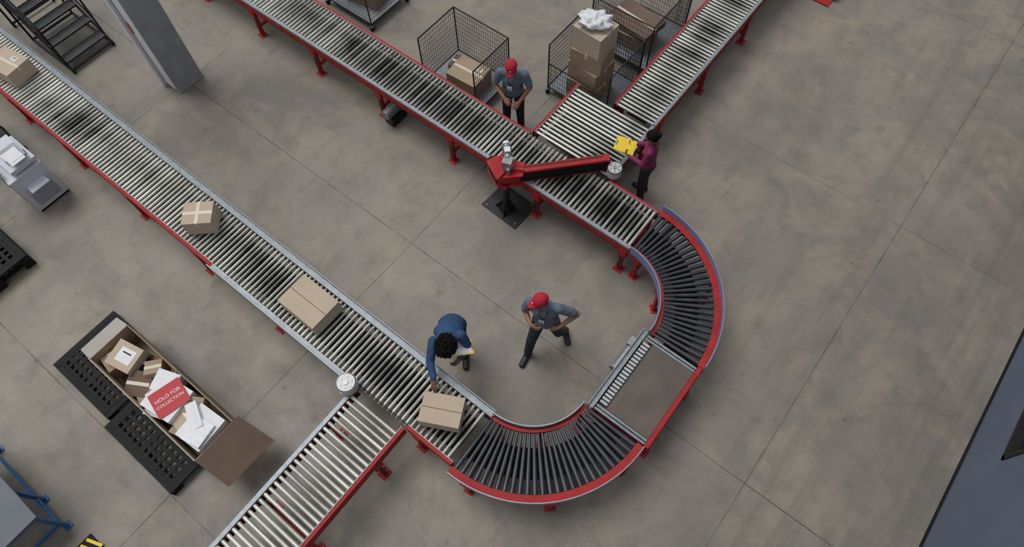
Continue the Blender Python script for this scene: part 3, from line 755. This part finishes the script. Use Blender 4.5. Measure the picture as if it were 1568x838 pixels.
st=dict(pelvis=(0,0,.97),waist=(0,0,1.12),chest=(0,0,1.30),neck=(0,-.01,1.475),head=(0,.02,1.63),
 shL=(-.19,0,1.42),shR=(.19,0,1.42),hipL=(-.09,0,.92),hipR=(.09,0,.92),
 kneeL=(-.11,.02,.50),kneeR=(.11,.02,.50),ankL=(-.12,-.02,.09),ankR=(.12,-.02,.09),toeL=(-.15,.16,.03),toeR=(.15,.16,.03),
 elL=(-.27,-.02,1.15),elR=(.27,-.02,1.15),wrL=(-.3,.1,.92),wrR=(.3,.1,.92))
j=dict(st); j.update(waist=(0,.01,1.12),chest=(0,.04,1.30),neck=(0,.07,1.465),head=(0,.12,1.61),shL=(-.19,.06,1.41),shR=(.19,.06,1.41),
  elL=(-.28,.07,1.14),elR=(.28,.06,1.14),wrL=(-.14,.27,1.00),wrR=(.10,.27,1.06))
person('man_in_red_cap',(-4.90,6.02,0),-60,j,GREY,BLKP,SHO,SK,(0,28,0),dict(type='cap',cap=CAPR,mat=HB),scale=1.04,
  handp=dict(L=((.5,.7,-.35),(.5,-.2,-.8),25),R=((-.6,.6,-.3),(-.4,-.2,-.8),25)))
j=dict(st); j.update(pelvis=(.01,.0,.96),waist=(.02,.0,1.11),chest=(.04,.0,1.29),neck=(.06,.01,1.46),head=(.09,.05,1.61),
  shL=(-.135,-.03,1.39),shR=(.235,.03,1.41),hipL=(-.08,-.01,.91),hipR=(.10,.01,.91),
  kneeL=(-.15,-.06,.50),kneeR=(.15,.19,.50),ankL=(-.20,-.28,.09),ankR=(.18,.24,.09),toeL=(-.30,-.13,.03),toeR=(.20,.43,.03),
  elL=(-.36,-.13,1.18),wrL=(-.19,.08,1.04),elR=(.31,.04,1.13),wrR=(.15,.22,1.14))
person('man_in_red_cap',(-2.00,3.08,0),-74,j,GREY,NAVY,SHO,SK2,(-45,16,0),dict(type='cap',cap=CAPR,mat=HB),scale=1.04,
  handp=dict(L=((.7,.5,-.4),(.35,-.9,0),35),R=((-.8,.3,.2),(-.3,-.9,0),35)))
j=dict(st); j.update(pelvis=(0,-.12,.93),waist=(0,-.04,1.06),chest=(.0,.10,1.20),neck=(.0,.23,1.30),head=(-.02,.36,1.36),
  shL=(-.18,.17,1.26),shR=(.17,.27,1.25),hipL=(-.09,-.12,.89),hipR=(.09,-.12,.89),
  kneeL=(-.11,.06,.49),kneeR=(.13,-.08,.49),ankL=(-.13,.02,.09),ankR=(.15,-.22,.09),toeL=(-.15,.20,.03),toeR=(.20,-.04,.03),
  elL=(-.27,.24,1.00),wrL=(-.16,.42,1.06),elR=(.20,.50,1.10),wrR=(.12,.73,1.12))
person('man_in_blue_shirt',(-2.95,2.14,0),-56,j,DEN,NAVY,SHO,SK3,(-8,50,0),dict(type='curly',mat=HB),scale=1.04,long_sleeve=True,badge=False,
  handp=dict(L=((.5,.75,.1),(.4,-.2,.8),40),R=((-.1,.8,-.35),(0,-.3,-.9),14)))
j=dict(st); j.update(chest=(0,.01,1.30),head=(0,.05,1.625),neck=(0,.01,1.475),shL=(-.165,.01,1.41),shR=(.165,.01,1.41),
  elL=(-.22,.06,1.15),elR=(.22,.06,1.15),wrL=(-.14,.27,1.15),wrR=(.13,.27,1.17))
person('woman_in_magenta_blouse',(-2.34,6.19,0),196,j,MAG,BLKP,SHO,SK3,(0,26,0),dict(type='bun',mat=HB),scale=.97,long_sleeve=True,female=True,badge=False,
  handp=dict(L=((.35,.8,.1),(.3,-.1,.9),35),R=((-.35,.8,.1),(-.3,-.1,.9),35)))
mb=MB(); mb.box((0,0,0),(.24,.32,.008),YEL); mb.box((0,0,.006),(.20,.27,.004),YEL); mb.box((0,.14,.012),(.08,.02,.012),STEEL)
o=mb.build('yellow_clipboard',(-2.74,6.08,1.17),0); o.rotation_euler=(math.radians(8),math.radians(-12),math.radians(106))
mb=MB(); mb.box((0,0,0),(.20,.27,.008),YEL); mb.box((0,0,.006),(.17,.22,.004),WHITE); mb.box((0,.12,.012),(.07,.02,.012),STEEL)
o=mb.build('yellow_clipboard',(-2.62,2.02,1.13),0); o.rotation_euler=(math.radians(-10),math.radians(5),math.radians(-40))

# ---------------------------------------------------------------- lights
w=bpy.data.worlds.new('world'); scene.world=w; w.use_nodes=True
bg=w.node_tree.nodes['Background']; bg.inputs[0].default_value=(.95,.97,1,1); bg.inputs[1].default_value=.55
ld=bpy.data.lights.new('skylight_sun','SUN'); ld.energy=1.7; ld.angle=math.radians(32); ld.color=(1,.985,.96)
lo=bpy.data.objects.new('skylight_sun',ld); COL.objects.link(lo)
dv=Vector((.42,.02,-1)).normalized(); lo.rotation_euler=dv.to_track_quat('-Z','Y').to_euler(); lo.location=(-4,4,12)
